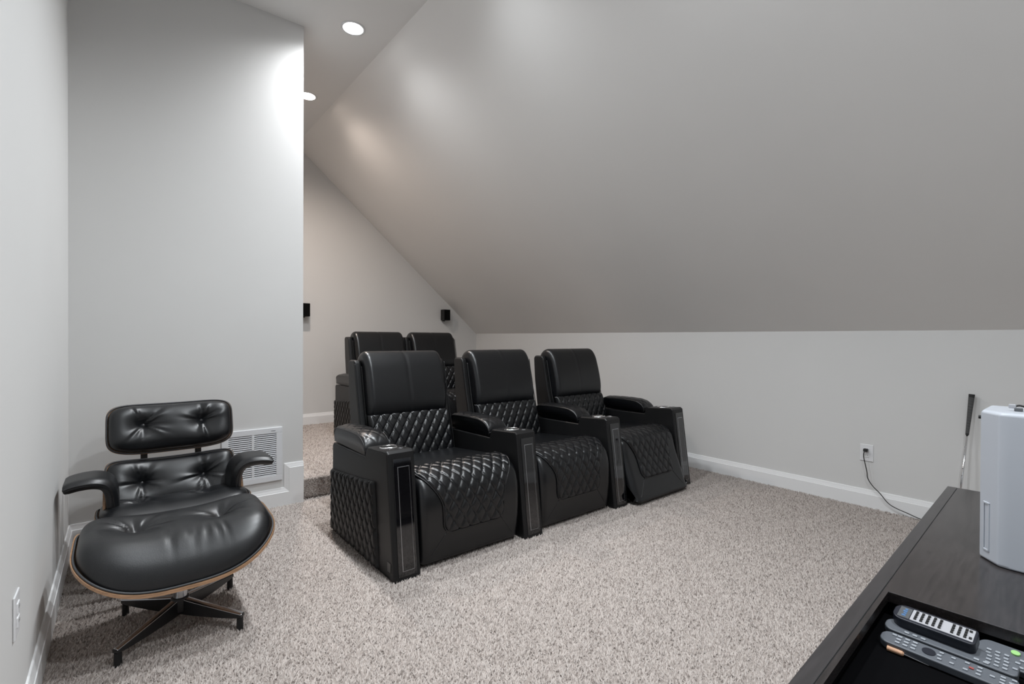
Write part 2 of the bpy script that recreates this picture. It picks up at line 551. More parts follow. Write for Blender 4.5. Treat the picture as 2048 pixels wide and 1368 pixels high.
def loft(name, pts, W, Rr, material, parent, step=0.012, nx=28, groove=None, flipn=1, closed_back=True):
    """sheet swept along a (y,z) profile, width 2W, edges rolled in by Rr along the normal, closed by end caps"""
    P, N, t = profile_resample(pts, step)
    N = N * flipn
    s = np.linspace(-1, 1, nx)
    xs = W * np.sign(s) * (1 - (1 - np.abs(s)) ** 1.6)
    verts = []
    for x in xs:
        e = max(0.0, (abs(x) - (W - Rr)) / Rr)
        off = -Rr * (1 - math.sqrt(max(0, 1 - e * e)))
        g = 0
        if groove is not None:
            g = -0.0035 * math.exp(-((x - groove) / 0.006) ** 2)
        for k in range(len(P)):
            verts.append((x, P[k, 0] + N[k, 0] * (off + g), P[k, 1] + N[k, 1] * (off + g)))
    nv = len(P)
    faces = gridfaces(nx, nv)
    faces.append(tuple(range(nv))); faces.append(tuple(reversed(range((nx - 1) * nv, nx * nv))))
    faces_close = [(i * nv + nv - 1, (i + 1) * nv + nv - 1, (i + 1) * nv, i * nv) for i in range(nx - 1)]
    if closed_back:
        faces += faces_close
    bm = bmesh.new()
    bm.from_mesh(meshdata(name, verts, faces))
    bmesh.ops.recalc_face_normals(bm, faces=bm.faces)
    o = bm_to(name, bm, material, parent, smooth=True)
    return o

def quilt_sheet(name, pts, wfun, A, lift, material, parent, step=0.0055, nx=96, qw=QW, qh=QH, flipn=1, edge=0.016):
    """quilted panel on a profile; wfun(t in 0..1) gives the half width; puffed diamonds are real relief"""
    P, N, t = profile_resample(pts, step)
    N = N * flipn
    L = t[-1]
    s = np.linspace(-1, 1, nx)
    S, Tt = np.meshgrid(s, t, indexing='ij')
    W = np.array([wfun(k / L) for k in t])
    X = S * W[None, :]
    q = quilt(X, Tt, qw, qh)
    ed = np.minimum(np.minimum((1 - np.abs(S)) * W[None, :], Tt), L - Tt)
    em = np.clip(ed / edge, 0, 1)
    em = np.sqrt(np.maximum(0, 1 - (1 - em) ** 2))
    off = -0.006 + em * (lift + 0.006 + A * q)
    verts = np.empty((nx, len(t), 3))
    verts[:, :, 0] = X
    verts[:, :, 1] = P[None, :, 0] + N[None, :, 0] * off
    verts[:, :, 2] = P[None, :, 1] + N[None, :, 1] * off
    bm = bmesh.new()
    bm.from_mesh(meshdata(name, verts.reshape(-1, 3), gridfaces(nx, len(t))))
    bmesh.ops.recalc_face_normals(bm, faces=bm.faces)
    o = bm_to(name, bm, material, parent, smooth=True)
    # boundary line for the piping
    bl = [(X[0, k], P[k, 0] + N[k, 0] * 0.004, P[k, 1] + N[k, 1] * 0.004) for k in range(0, len(t), 3)]
    kk = len(t) - 1
    bb_ = [(X[i, kk], P[kk, 0] + N[kk, 0] * 0.004, P[kk, 1] + N[kk, 1] * 0.004) for i in range(4, nx - 4, 4)]
    br = [(X[-1, k], P[k, 0] + N[k, 0] * 0.004, P[k, 1] + N[k, 1] * 0.004) for k in reversed(range(0, len(t), 3))]
    return o, bl + bb_ + br

SEAT_TOP = [(0.84, 0.435), (0.60, 0.455), (0.38, 0.475), (0.24, 0.487), (0.14, 0.482), (0.075, 0.452)]
APRON = [(0.042, 0.40), (0.026, 0.33), (0.022, 0.25), (0.024, 0.16), (0.032, 0.08), (0.045, 0.025)]
APRON_OPEN = [(0.052, 0.40), (0.034, 0.33), (0.006, 0.25), (-0.030, 0.16), (-0.060, 0.08), (-0.078, 0.030)]
LUMB = [(0.735, 0.405), (0.755, 0.50), (0.782, 0.60), (0.825, 0.715)]
HEAD = [(0.835, 0.690), (0.800, 0.712), (0.792, 0.78), (0.806, 0.87), (0.832, 0.97), (0.862, 1.055), (0.905, 1.112), (0.955, 1.128), (1.010, 1.110), (1.045, 1.06), (1.040, 0.95), (1.015, 0.80), (0.985, 0.69)]

def console_body():
    prof = [(0.000, 0.0), (0.082, 0.628), (0.100, 0.640), (0.335, 0.622), (0.352, 0.606), (0.366, 0.566), (0.872, 0.556), (0.888, 0.540), (0.888, 0.0)]
    bm = bmesh.new()
    prism(bm, prof, -0.076, 0.076, 'x')
    bmesh.ops.recalc_face_normals(bm, faces=bm.faces)
    bmesh.ops.bevel(bm, geom=[e for e in bm.edges if abs(e.verts[0].co.x - e.verts[1].co.x) < 1e-5], offset=0.012, segments=3, affect='EDGES', profile=0.6)
    me = bpy.data.meshes.new('console_body'); bm.to_mesh(me); bm.free()
    o = bpy.data.objects.new('tmp', me); COL.objects.link(o)
    # cup holder well
    bm = bmesh.new(); cyl(bm, (0.0, 0.225, 0.545), (0.0, 0.225, 0.70), 0.041, n=32)
    bmesh.ops.recalc_face_normals(bm, faces=bm.faces)
    mc = bpy.data.meshes.new('cut'); bm.to_mesh(mc); bm.free()
    c = bpy.data.objects.new('cut', mc); COL.objects.link(c)
    md = o.modifiers.new('b', 'BOOLEAN'); md.operation = 'DIFFERENCE'; md.object = c; md.solver = 'EXACT'
    dg = bpy.context.evaluated_depsgraph_get()
    res = bpy.data.meshes.new_from_object(o.evaluated_get(dg))
    bpy.data.objects.remove(o); bpy.data.objects.remove(c)
    res.name = 'console_body'
    res.materials.clear(); res.materials.append(M_vinyl)
    for p in res.polygons:
        p.use_smooth = False
    return res
ME_CONSOLE = console_body()

def arm_pad_mesh():
    ny, nx = 88, 26
    ys = np.linspace(0, 1, ny)
    s = np.linspace(-1, 1, nx)
    y0, y1 = 0.372, 0.862
    L = y1 - y0
    # height of the top along the pad: rounded nose at the front, gentle dome
    def zt(v):
        nose = math.sqrt(max(0.0, 1 - max(0, (0.26 - v) / 0.26) ** 2.2))
        tail = math.sqrt(max(0.0, 1 - max(0, (v - 0.88) / 0.12) ** 2)) * 0.5 + 0.5
        return 0.592 + (0.076 * nose) * (0.86 + 0.14 * math.cos((v - 0.42) * 3.0)) * tail
    verts, faces = [], []
    for v in ys:
        y = y0 + L * v
        z = zt(v)
        for x_ in s:
            x = 0.074 * x_
            dome = 0.012 * (1 - x_ ** 2)
            em = np.clip(min((1 - abs(x_)) * 0.074, v * L, (1 - v) * L) / 0.012, 0, 1)
            verts.append((x, y, z + dome + 0.0055 * em * float(quilt(np.array(x), np.array(v * L), 0.072, 0.100))))
    faces += gridfaces(ny, nx, flip=True)
    nt = len(verts)
    # skirt
    loop = [i * nx for i in range(ny)] + [(ny - 1) * nx + j for j in range(1, nx)] + [i * nx + nx - 1 for i in range(ny - 2, -1, -1)] + [j for j in range(nx - 2, 0, -1)]
    mid, low = [], []
    for k in loop:
        v = verts[k]
        mid.append((v[0] * 1.01, v[1], v[2] - 0.006))
        low.append((v[0] * 0.985, v[1], 0.568))
    n1 = len(verts); verts += mid; n2 = len(verts); verts += low
    m = len(loop)
    for k in range(m):
        k2 = (k + 1) % m
        faces.append((loop[k], loop[k2], n1 + k2, n1 + k))
        faces.append((n1 + k, n1 + k2, n2 + k2, n2 + k))
    faces.append(tuple(n2 + k for k in range(m)))
    bm = bmesh.new(); bm.from_mesh(meshdata('arm_pad', verts, faces))
    bmesh.ops.recalc_face_normals(bm, faces=bm.faces)
    me = bpy.data.meshes.new('arm_pad'); bm.to_mesh(me); bm.free()
    me.materials.append(M_leather)
    me.polygons.foreach_set('use_smooth', [True] * len(me.polygons))
    pip = [(verts[k][0] * 1.005, verts[k][1], verts[k][2] - 0.002) for k in loop]
    return me, pip
ME_PAD, PAD_PIPE = arm_pad_mesh()

def front_pt(x, f, out):
    """point on the leaning console front, f = 0 bottom .. 1 top, pushed out along the face normal"""
    ny, nz = -0.628, 0.082
    l = math.hypot(ny, nz)
    return (x, 0.082 * f + ny / l * out, 0.628 * f + nz / l * out)

def add_console(parent, cx, side):
    """side: -1 or +1 if that side is an outer quilted side, 0 between two seats"""
    c = link('console', ME_CONSOLE, None, parent)
    c.location = (cx, 0, 0)
    p = link('arm_pad', ME_PAD, None, c)
    tube('arm_pad_piping', PAD_PIPE, 0.0030, M_pipe, c, closed=True, n=6)
    # cup holder ring and well lining
    rn = 36
    verts, faces = [], []
    for r_, z_ in ((0.050, 0.6300), (0.0495, 0.6345), (0.045, 0.6370), (0.0405, 0.6345), (0.0395, 0.60), (0.0395, 0.560), (0.0, 0.560)):
        for k in range(rn):
            a = 2 * PI * k / rn
            sc = 1.0 if r_ < 0.044 else 1 + 0.012 * math.cos(12 * a)
            yy = r_ * math.sin(a) * sc
            verts.append((r_ * math.cos(a) * sc, 0.225 + yy, z_ - yy * 0.0766 * (1 if z_ > 0.58 else 0)))
    for q in range(6):
        for k in range(rn):
            faces.append((q * rn + k, q * rn + (k + 1) % rn, (q + 1) * rn + (k + 1) % rn, (q + 1) * rn + k))
    cu = link('cup_holder', meshdata('cup_holder', verts, faces), [M_chrome, M_black], c, smooth=True)
    for i, pg in enumerate(cu.data.polygons):
        pg.material_index = 0 if i < 3 * rn else 1
    bm = bmesh.new()
    cyl(bm, (0.028, 0.138, 0.635), (0.028, 0.138, 0.6415), 0.017, n=24)
    cyl(bm, (0.028, 0.138, 0.6415), (0.028, 0.138, 0.6435), 0.011, n=24)
    bm_to('control_button', bm, M_chrome, c, smooth=False)
    # glossy front panel with thin light outline
    bm = bmesh.new()
    vs4 = [front_pt(x, f, o) for o in (-0.002, 0.004) for (x, f) in ((-0.048, 0.035), (0.054, 0.035), (0.054, 0.955), (-0.048, 0.955))]
    vv = [bm.verts.new(v) for v in vs4]
    for f in ((0, 1, 2, 3), (7, 6, 5, 4), (0, 4, 5, 1), (1, 5, 6, 2), (2, 6, 7, 3), (3, 7, 4, 0)):
        bm.faces.new([vv[i] for i in f])
    bm_to('front_panel', bm, M_acryl, c, bevel=0.002)
    bm = bmesh.new()
    def strip(xa, xb, fa, fb):
        vs8 = [bm.verts.new(front_pt(x, f, o)) for o in (0.003, 0.0052) for (x, f) in ((xa, fa), (xb, fa), (xb, fb), (xa, fb))]
        for f in ((0, 1, 2, 3), (7, 6, 5, 4), (0, 4, 5, 1), (1, 5, 6, 2), (2, 6, 7, 3), (3, 7, 4, 0)):
            bm.faces.new([vs8[i] for i in f])
    lw = 0.0034
    strip(-0.026, -0.026 + lw, 0.075, 0.885)
    strip(-0.026, 0.040, 0.885, 0.885 + lw / 0.63)
    strip(0.040 - lw * 0.4, 0.040, 0.075, 0.885)
    strip(-0.026, 0.040, 0.075, 0.075 + lw * 0.5 / 0.63)
    bm_to('light_strip', bm, M_silver, c)
    if side:
        ny, nz = 118, 84
        verts = []
        for i in range(ny):
            a = i / (ny - 1)
            for j in range(nz):
                b = j / (nz - 1)
                yf = 0.172 + 0.060 * b
                y = yf + (0.886 - yf) * a
                ztop = 0.460 - 0.068 * min(1, max(0, (y - 0.24) / 0.60)) ** 0.85
                z = 0.012 + (ztop - 0.012) * b
                ed = min((y - yf), (0.886 - y), (z - 0.012), (ztop - z))
                em = min(1, max(0, ed / 0.018)); em = math.sqrt(1 - (1 - em) ** 2)
                q = float(quilt(np.array(y), np.array(z), QW, 0.106))
                off = -0.004 + em * (0.010 + 0.014 * q)
                verts.append((side * (0.076 + off), y, z))
        bm = bmesh.new(); bm.from_mesh(meshdata('side_quilt', verts, gridfaces(ny, nz, flip=(side > 0))))
        bm_to_ = bpy.data.meshes.new('side_quilt'); bm.to_mesh(bm_to_); bm.free()
        o = link('side_quilt', bm_to_, M_vinyl, c, smooth=True)
        box('badge', (side * 0.0757, side * 0.0785, 0.032, 0.070, 0.045, 0.092) if side > 0 else (-0.0785, -0.0757, 0.032, 0.070, 0.045, 0.092), M_badge, c, bevel=0.001)
    return c

def wq(opened):
    def f(t):
        # t 0 at the back of the quilted panel, 1 at its lower edge
        base = 0.325 - 0.02 * t
        k = min(1, max(0, (t - 0.22) / 0.50))
        base -= 0.105 * (k * k * (3 - 2 * k))
        if t > 0.90:
            u = (t - 0.90) / 0.10
            base -= 0.045 * (1 - math.sqrt(max(0, 1 - u * u)))
        return base
    return f

def make_recliner(name, loc, left, right, opened, label, group):
    """left/right: None (no console), 0 (console), 1 (outer console with quilted side)"""
    t = empty(name, loc)
    tag(t, label, 'recliner', group)
    ap = APRON_OPEN if opened else APRON
    bm = bmesh.new(); bx(bm, -0.335, 0.335, 0.17, 0.88, 0.05, 0.36)
    bm_to('base_frame', bm, M_black, t)
    for sx in (-0.29, 0.29):
        for sy in (0.20, 0.84):
            bm = bmesh.new(); cyl(bm, (sx, sy, 0.0), (sx, sy, 0.06), 0.022, 0.026, n=16)
            bm_to('foot', bm, M_black, t)
    W = 0.338
    st = loft('seat_cushion', SEAT_TOP + ap + [(ap[-1][0] + 0.05, ap[-1][1] - 0.004), (ap[-1][0] + 0.12, ap[-1][1] + 0.004)] + [(0.19, 0.14), (0.30, 0.32), (0.84, 0.35)], W, 0.045, M_leather, t, step=0.012, nx=40, flipn=1)
    # quilted panel: from the front third of the seat over the roll and down the apron
    qp = [(0.262, 0.4855), (0.19, 0.4865)] + SEAT_TOP[4:] + ap[:3] + [((ap[2][0] + ap[3][0]) / 2 * 0.35 + ap[3][0] * 0.65, 0.172)]
    o, line = quilt_sheet('quilted_panel', qp, wq(opened), 0.0125, 0.003, M_leather, st, flipn=1)
    tube('piping', line, 0.0045, M_pipe, st, n=6)
    pc = catmull(ap, 10)
    yq = lambda z: float(np.interp(-z, -pc[:, 1], pc[:, 0]))
    for sg in (-1, 1):
        sm = []
        for q in range(9):
            f = q / 8
            z = 0.175 + (0.045 - 0.175) * f
            x = sg * (0.185 + 0.105 * f)
            sm.append((x, yq(z) + (0.0 if x == 0 else 0.0), z))
        tube('seam', sm, 0.0022, M_pipe, st, n=6)
    # backrest: frame, side wings, lumbar quilt, headrest
    bm = bmesh.new()
    prism(bm, [(0.80, 0.30), (0.80, 0.50), (0.865, 0.74), (0.93, 1.03), (1.035, 1.03), (1.02, 0.80), (0.985, 0.60), (0.935, 0.30)], -0.30, 0.30, 'x')
    bk = bm_to('backrest', bm, M_vinyl, t, bevel=0.01)
    for sgn in (-1, 1):
        bm = bmesh.new()
        prism(bm, [(0.775, 0.36), (0.800, 0.50), (0.838, 0.64), (0.880, 0.80), (0.915, 0.95), (0.935, 1.045), (0.955, 1.068), (1.045, 1.068), (1.06, 1.045), (1.045, 0.85), (1.01, 0.62), (0.955, 0.36)], sgn * 0.296, sgn * 0.342, 'x')
        wg = bm_to('side_wing', bm, M_vinyl, bk, bevel=0.014, seg=4)
        tube('wing_piping', catmull([(sgn * 0.3405, y - 0.003, z) for y, z in [(0.785, 0.42), (0.800, 0.50), (0.838, 0.64), (0.880, 0.80), (0.915, 0.95), (0.934, 1.045)]], 5), 0.003, M_pipe, bk, n=6)
    quilt_sheet('lumbar_panel', LUMB, lambda q: 0.297, 0.0145, 0.016, M_leather, bk, flipn=-1)
    loft('headrest', HEAD, 0.293, 0.040, M_leather, bk, step=0.011, nx=90, groove=0.0, flipn=-1)
    if left is not None:
        add_console(t, -0.345 - 0.076 - 0.004, -1 if left else 0)
    if right is not None:
        add_console(t, 0.345 + 0.076 + 0.004, 1 if right else 0)
    return t

FY = 2.215
G1 = 'front row of theatre recliners'
make_recliner('theatre_recliner', (1.551, FY, 0), 1, 0, False, 'black quilted leather theatre recliner at the front row end nearest the leather lounge chair', G1)
make_recliner('theatre_recliner', (2.397, FY, 0), None, 0, False, 'black quilted leather theatre recliner in the middle of the front row', G1)
make_recliner('theatre_recliner', (3.243, FY, 0), None, 1, True, 'black quilted theatre recliner with its footrest tipped open beside the right wall', G1)
G2 = 'rear pair of theatre recliners on the platform'
RY = 4.34
make_recliner('theatre_recliner', (2.296, RY, RIS), 1, None, False, 'rear black leather theatre recliner on the platform with a quilted left arm', G2)
make_recliner('theatre_recliner', (2.984, RY, RIS), None, 1, False, 'rear black leather theatre recliner on the platform nearer the low right wall', G2)

# ------------------------------------------------------------------ lounge chair and ottoman
def plan(u, v, W, D, k):
    # superelliptic plan of exponent k
    m = np.maximum(np.abs(u), np.abs(v))
    d = (np.abs(u) ** k + np.abs(v) ** k) ** (1.0 / k) + 1e-12
    return W / 2 * u * m / d, D / 2 * v * m / d

def cushion(name, W, D, Th, base, buttons, parent, k=4.6, dent=0.05, seed=1, creases=None, n=96, power=3.0, dr=0.050):
    """tufted pillow on a curved base; base(x,y) gives the shell height, top is puffed leather"""
    r_ = np.random.default_rng(seed)
    s = np.sin(np.linspace(-1, 1, n) * PI / 2)
    Ug, Vg = np.meshgrid(s, s, indexing='ij')
    X, Y = plan(Ug, Vg, W, D, k)
    e = np.maximum(np.abs(Ug), np.abs(Vg))
    e = np.clip(e, 0, 1)
    top = Th * np.maximum(0, 1 - e ** power) ** 0.5
    for (bxp, byp) in buttons:
        dx, dy = X - bxp, Y - byp
        rr = np.sqrt(dx ** 2 + dy ** 2) + 1e-6
        th = np.arctan2(dy, dx)
        top = top - dent * np.exp(-(rr / dr) ** 1.15)
        fold = np.zeros_like(rr)
        for q in range(6):
            a0 = r_.uniform(-PI, PI)
            wd = r_.uniform(0.10, 0.22)
            am = r_.uniform(0.004, 0.009)
            ln = r_.uniform(0.05, 0.10)
            dth = (th - a0 + PI) % (2 * PI) - PI
            fold += am * np.exp(-(dth / wd) ** 2) * np.exp(-((rr - 0.035) / ln) ** 2) * np.clip(rr / 0.02, 0, 1)
            dth2 = (th - a0 - wd * 1.5 + PI) % (2 * PI) - PI
            fold -= 0.7 * am * np.exp(-(dth2 / (wd * 0.7)) ** 2) * np.exp(-((rr - 0.035) / ln) ** 2) * np.clip(rr / 0.02, 0, 1)
        top = top + fold * (1 - e ** 8)
    if creases:
        cy, half = creases
        for q in range(7):
            x0 = -0.06 + 0.035 * q + r_.uniform(-0.01, 0.01)
            sl = r_.uniform(-0.3, 0.1)
            xx = X - x0 - sl * (Y - cy)
            top = top - r_.uniform(0.0015, 0.0035) * np.exp(-(xx / 0.007) ** 2) * np.exp(-((Y - cy) / half) ** 2)
    B = base(X, Y)
    Zt = B + np.maximum(top, 0.0)
    Zb = B - 0.002 - 0.004 * (1 - e)
    verts = np.concatenate([np.stack([X, Y, Zt], -1).reshape(-1, 3), np.stack([X, Y, Zb], -1).reshape(-1, 3)])
    faces = gridfaces(n, n) + gridfaces(n, n, n * n, flip=True)
    loop = [i * n for i in range(n)] + [(n - 1) * n + j for j in range(1, n)] + [i * n + n - 1 for i in range(n - 2, -1, -1)] + [j for j in range(n - 2, 0, -1)]
    m = len(loop)
    for q in range(m):
        q2 = (q + 1) % m
        faces.append((loop[q], loop[q2], n * n + loop[q2], n * n + loop[q]))
    bm = bmesh.new(); bm.from_mesh(meshdata(name, verts, faces))
    o = bm_to(name, bm, M_leather2, parent, smooth=True)
    # buttons sit at the bottom of each dent
    for (bxp, byp) in buttons:
        idx = np.argmin((X - bxp) ** 2 + (Y - byp) ** 2)
        z = Zt.ravel()[idx]
        bm = bmesh.new()
        bmesh.ops.create_uvsphere(bm, u_segments=16, v_segments=8, radius=0.0085, matrix=Matrix.Translation((bxp, byp, z + 0.004)) @ Matrix.Diagonal((1, 1, 0.6, 1)))
        bm_to('button', bm, M_button, o, smooth=True)
    return o

def shell(name, W, D, base, parent, k=4.6, n=40, th=0.012, drop=0.004):
    s = np.sin(np.linspace(-1, 1, n) * PI / 2)
    Ug, Vg = np.meshgrid(s, s, indexing='ij')
    X, Y = plan(Ug, Vg, W, D, k)
    B = base(X, Y) - drop
    verts = np.concatenate([np.stack([X, Y, B], -1).reshape(-1, 3), np.stack([X, Y, B - th], -1).reshape(-1, 3)])
    faces = gridfaces(n, n) + gridfaces(n, n, n * n, flip=True)
    loop = [i * n for i in range(n)] + [(n - 1) * n + j for j in range(1, n)] + [i * n + n - 1 for i in range(n - 2, -1, -1)] + [j for j in range(n - 2, 0, -1)]
    m = len(loop)
    for q in range(m):
        q2 = (q + 1) % m
        faces.append((loop[q], loop[q2], n * n + loop[q2], n * n + loop[q]))
    bm = bmesh.new(); bm.from_mesh(meshdata(name, verts, faces))
    o = bm_to(name, bm, M_walnut, parent, smooth=False)
    line = [tuple(verts[q]) for q in loop]
    return o, line

def welt(W, D, base, parent, k=4.6, n=40):
    s = np.sin(np.linspace(-1, 1, n) * PI / 2)
    pts = []
    for u, v in [(a, -1.0) for a in s] + [(1.0, a) for a in s[1:]] + [(a, 1.0) for a in s[::-1][1:]] + [(-1.0, a) for a in s[::-1][1:-1]]:
        x, y = plan(np.array(u), np.array(v), W, D, k)
        pts.append((float(x), float(y), float(base(x, y)) + 0.001))
    return tube('welt', pts, 0.0042, M_rubber, parent, closed=True, n=6)

def star_base(parent, feet, hub_z, post_top, center=(0, 0)):
    """cast legs with a slim polished top edge, glides at the ends"""
    cx, cy = center
    for (fx, fy) in feet:
        d = Vector((fx - cx, fy - cy, 0)); L = d.length; d.normalize()
        s = Vector((-d.y, d.x, 0))
        n = 10
        verts, faces = [], []
        for i in range(n + 1):
            t_ = i / n
            p = Vector((cx, cy, 0)) + d * (0.012 + (L - 0.0) * t_)
            ztop = hub_z + 0.012 - (hub_z - 0.058) * t_ ** 0.9
            hgt = 0.052 * (1 - t_) ** 0.8 + 0.016
            w = 0.016 * (1 - 0.25 * t_)
            for (sx, zz) in ((-w, ztop - 0.004), (-w * 0.6, ztop), (w * 0.6, ztop), (w, ztop - 0.004), (w, ztop - hgt), (-w, ztop - hgt)):
                verts.append(p + s * sx + Vector((0, 0, zz)))
        for i in range(n):
            for q in range(6):
                faces.append((i * 6 + q, i * 6 + (q + 1) % 6, (i + 1) * 6 + (q + 1) % 6, (i + 1) * 6 + q))
        faces.append(tuple(range(6))); faces.append(tuple(reversed(range(n * 6, n * 6 + 6))))
        bm = bmesh.new(); bm.from_mesh(meshdata('leg', verts, faces))
        lg = bm_to('leg', bm, [M_bmetal, M_alu], parent, bevel=0.002)
        for pgi, pg in enumerate(lg.data.polygons):
            if pg.normal.z > 0.6:
                pg.material_index = 1
        bm = bmesh.new(); cyl(bm, (fx, fy, 0.0), (fx, fy, 0.052), 0.013, 0.012, n=14)
        bm_to('glide', bm, M_black, lg)
    bm = bmesh.new()
    cyl(bm, (cx, cy, hub_z - 0.045), (cx, cy, hub_z + 0.012), 0.034, n=28)
    bm_to('hub', bm, M_bmetal, parent, bevel=0.004)
    bm = bmesh.new()
    cyl(bm, (cx, cy, hub_z + 0.012), (cx, cy, hub_z + 0.048), 0.026, n=28)
    bm_to('collar', bm, M_alu, parent, bevel=0.002)
    bm = bmesh.new()
    cyl(bm, (cx, cy, hub_z + 0.048), (cx, cy, post_top), 0.020, n=24)
    bm_to('post', bm, M_bmetal, parent)

def trough(Wd, rise, z0, pw=2.6, tilt=0.0):
    return lambda x, y: z0 + rise * np.abs(x / (Wd / 2)) ** pw + tilt * y

# ottoman
ot = empty('ottoman', (0.199, 2.480, 0.0))
tag(ot, 'black tufted leather ottoman with curved walnut shell on a four-legged swivel base', 'ottoman')
OW, OD = 0.685, 0.560
ob = trough(OW, 0.130, 0.287, 2.8, 0.045)
shell('shell', OW, OD, ob, ot, k=4.2)
cu = cushion('cushion', OW - 0.030, OD - 0.030, 0.166, ob, [(-0.150, 0.02), (0.150, 0.02)], ot, k=4.2, dent=0.056, seed=4, creases=(-0.15, 0.06), power=3.4, dr=0.060)
welt(OW - 0.016, OD - 0.016, ob, ot, k=4.2)
star_base(ot, [(0.190, -0.205), (-0.205, -0.180), (-0.180, 0.225), (0.215, 0.195)], 0.105, 0.29, (0.0, 0.0))
bm = bmesh.new(); bx(bm, -0.10, 0.10, -0.10, 0.10, 0.262, 0.272)
bm_to('mount_plate', bm, M_bmetal, ot, bevel=0.003)

# lounge chair
lc = empty('lounge_chair', (0.235, 3.07, 0.0))
tag(lc, 'black tufted leather lounge chair with walnut shells, headrest and flared arms in the corner', 'lounge chair')
seat = empty('seat', (0, 0, 0)); seat.parent = lc
seat.location = (0, 0.0, 0.0); seat.rotation_euler = (math.radians(-7), 0, 0)
SW, SD = 0.66, 0.54
sb = trough(SW, 0.085, 0.272, 2.8)
shell('seat_shell', SW, SD, sb, seat)
cushion('seat_cushion', SW - 0.03, SD - 0.03, 0.112, sb, [(-0.14, 0.0), (0.14, 0.0)], seat, dent=0.03, seed=9)
welt(SW - 0.014, SD - 0.014, sb, seat)

def back_piece(nm, loc, lean, W, D, Th, rise, seed, btn, k=5):
    e_ = empty(nm, loc); e_.parent = lc
    e_.rotation_euler = (math.radians(90 - lean), 0, 0)   # local z faces the sitter (-y)
    b_ = trough(W, rise, 0.0, 2.4)
    shell(nm + '_shell', W, D, b_, e_, k=k)
    cushion(nm + '_cushion', W - 0.022, D - 0.022, Th, b_, btn, e_, k=k, dent=0.062, seed=seed, power=3.6, dr=0.042)
    welt(W - 0.010, D - 0.010, b_, e_, k=k)
    return e_
back_piece('back', (0.0, 0.270, 0.398), 24, 0.60, 0.300, 0.085, 0.075, 21, [(-0.142, 0.012), (0.142, 0.012)], k=8)
back_piece('headrest', (0.004, 0.380, 0.696), 17, 0.600, 0.285, 0.092, 0.070, 33, [(-0.138, 0.014), (0.138, 0.014)], k=5.0)
for sx in (-0.128, 0.132):
    bm = bmesh.new()
    P0, P1 = Vector((sx, 0.375, 0.44)), Vector((sx, 0.43, 0.76))
    vv = []
    for p in (P0, P1):
        for dx, dy in ((-0.016, -0.006), (0.016, -0.006), (0.016, 0.006), (-0.016, 0.006)):
            vv.append(bm.verts.new((p.x + dx, p.y + dy, p.z)))
    for f in ((3, 2, 1, 0), (4, 5, 6, 7), (0, 1, 5, 4), (1, 2, 6, 5), (2, 3, 7, 6), (3, 0, 4, 7)):
        bm.faces.new([vv[i] for i in f])
    bm_to('back_brace', bm, M_black, lc, bevel=0.002)

# flared arms: an upholstered strip bent from the side of the back shell up and outwards
def arm(sgn):
    prof = catmull([(0.262, 0.290), (0.262, 0.39), (0.267, 0.458), (0.287, 0.505), (0.328, 0.525), (0.385, 0.527), (0.436, 0.518)], 7)
    d = np.gradient(prof, axis=0); d /= np.linalg.norm(d, axis=1)[:, None]
    nrm = np.c_[-d[:, 1], d[:, 0]]     # towards the sitter / up
    m = len(prof)
    th = 0.054
    ys = np.linspace(-0.115, 0.205, 16)
    ring_all = []
    verts = []
    for yi, y in enumerate(ys):
        a = yi / (len(ys) - 1)
        ring_ = []
        for side_ in (1, -1):
            rngk = range(m) if side_ == 1 else range(m - 1, -1, -1)
            for k_ in rngk:
                f = k_ / (m - 1)
                # pad narrows to the rear so the outline sweeps back
                sh = y + 0.055 * (1 - f) * (1 - a) - 0.10 * f * a
                endr = math.sqrt(max(0.06, 1 - (2 * a - 1) ** 8))
                tt = th / 2 * (0.92 + 0.08 * math.sin(PI * min(1, max(0, f)))) * endr * (1.0 if f < 0.93 else 1 - 0.25 * (f - 0.93) / 0.07)
                ring_.append((sgn * (prof[k_, 0] - nrm[k_, 0] * 0 + (-1) * 0) + sgn * nrm[k_, 0] * tt * side_, sh, prof[k_, 1] + nrm[k_, 1] * tt * side_))
        ring_all.append(ring_)
    nr = len(ring_all[0])
    for r__ in ring_all: verts += r__
    faces = []
    for i in range(len(ys) - 1):
        for q in range(nr):
            faces.append((i * nr + q, i * nr + (q + 1) % nr, (i + 1) * nr + (q + 1) % nr, (i + 1) * nr + q))
    faces.append(tuple(range(nr))); faces.append(tuple(reversed(range((len(ys) - 1) * nr, len(ys) * nr))))
    bm = bmesh.new(); bm.from_mesh(meshdata('armrest', verts, faces))
    o = bm_to('armrest', bm, M_leather2, lc, bevel=0.008, seg=3)
    tube('armrest_welt', [ring_all[0][q] for q in range(m)], 0.004, M_pipe, o, n=6)
    # walnut side plate that carries the arm
    bm = bmesh.new()
    x0, x1 = sorted((sgn * 0.288, sgn * 0.300))
    prism(bm, [(-0.03, 0.29), (-0.035, 0.40), (0.00, 0.46), (0.16, 0.50), (0.26, 0.46), (0.24, 0.30), (0.10, 0.27)], x0, x1, 'x')
    bm_to('side_shell', bm, M_walnut, lc, bevel=0.003)
arm(-1); arm(1)
star_base(lc, [(0.30 * math.cos(a), 0.04 + 0.30 * math.sin(a)) for a in [math.radians(90 + 72 * i) for i in range(5)]], 0.115, 0.29, (0.0, 0.04))

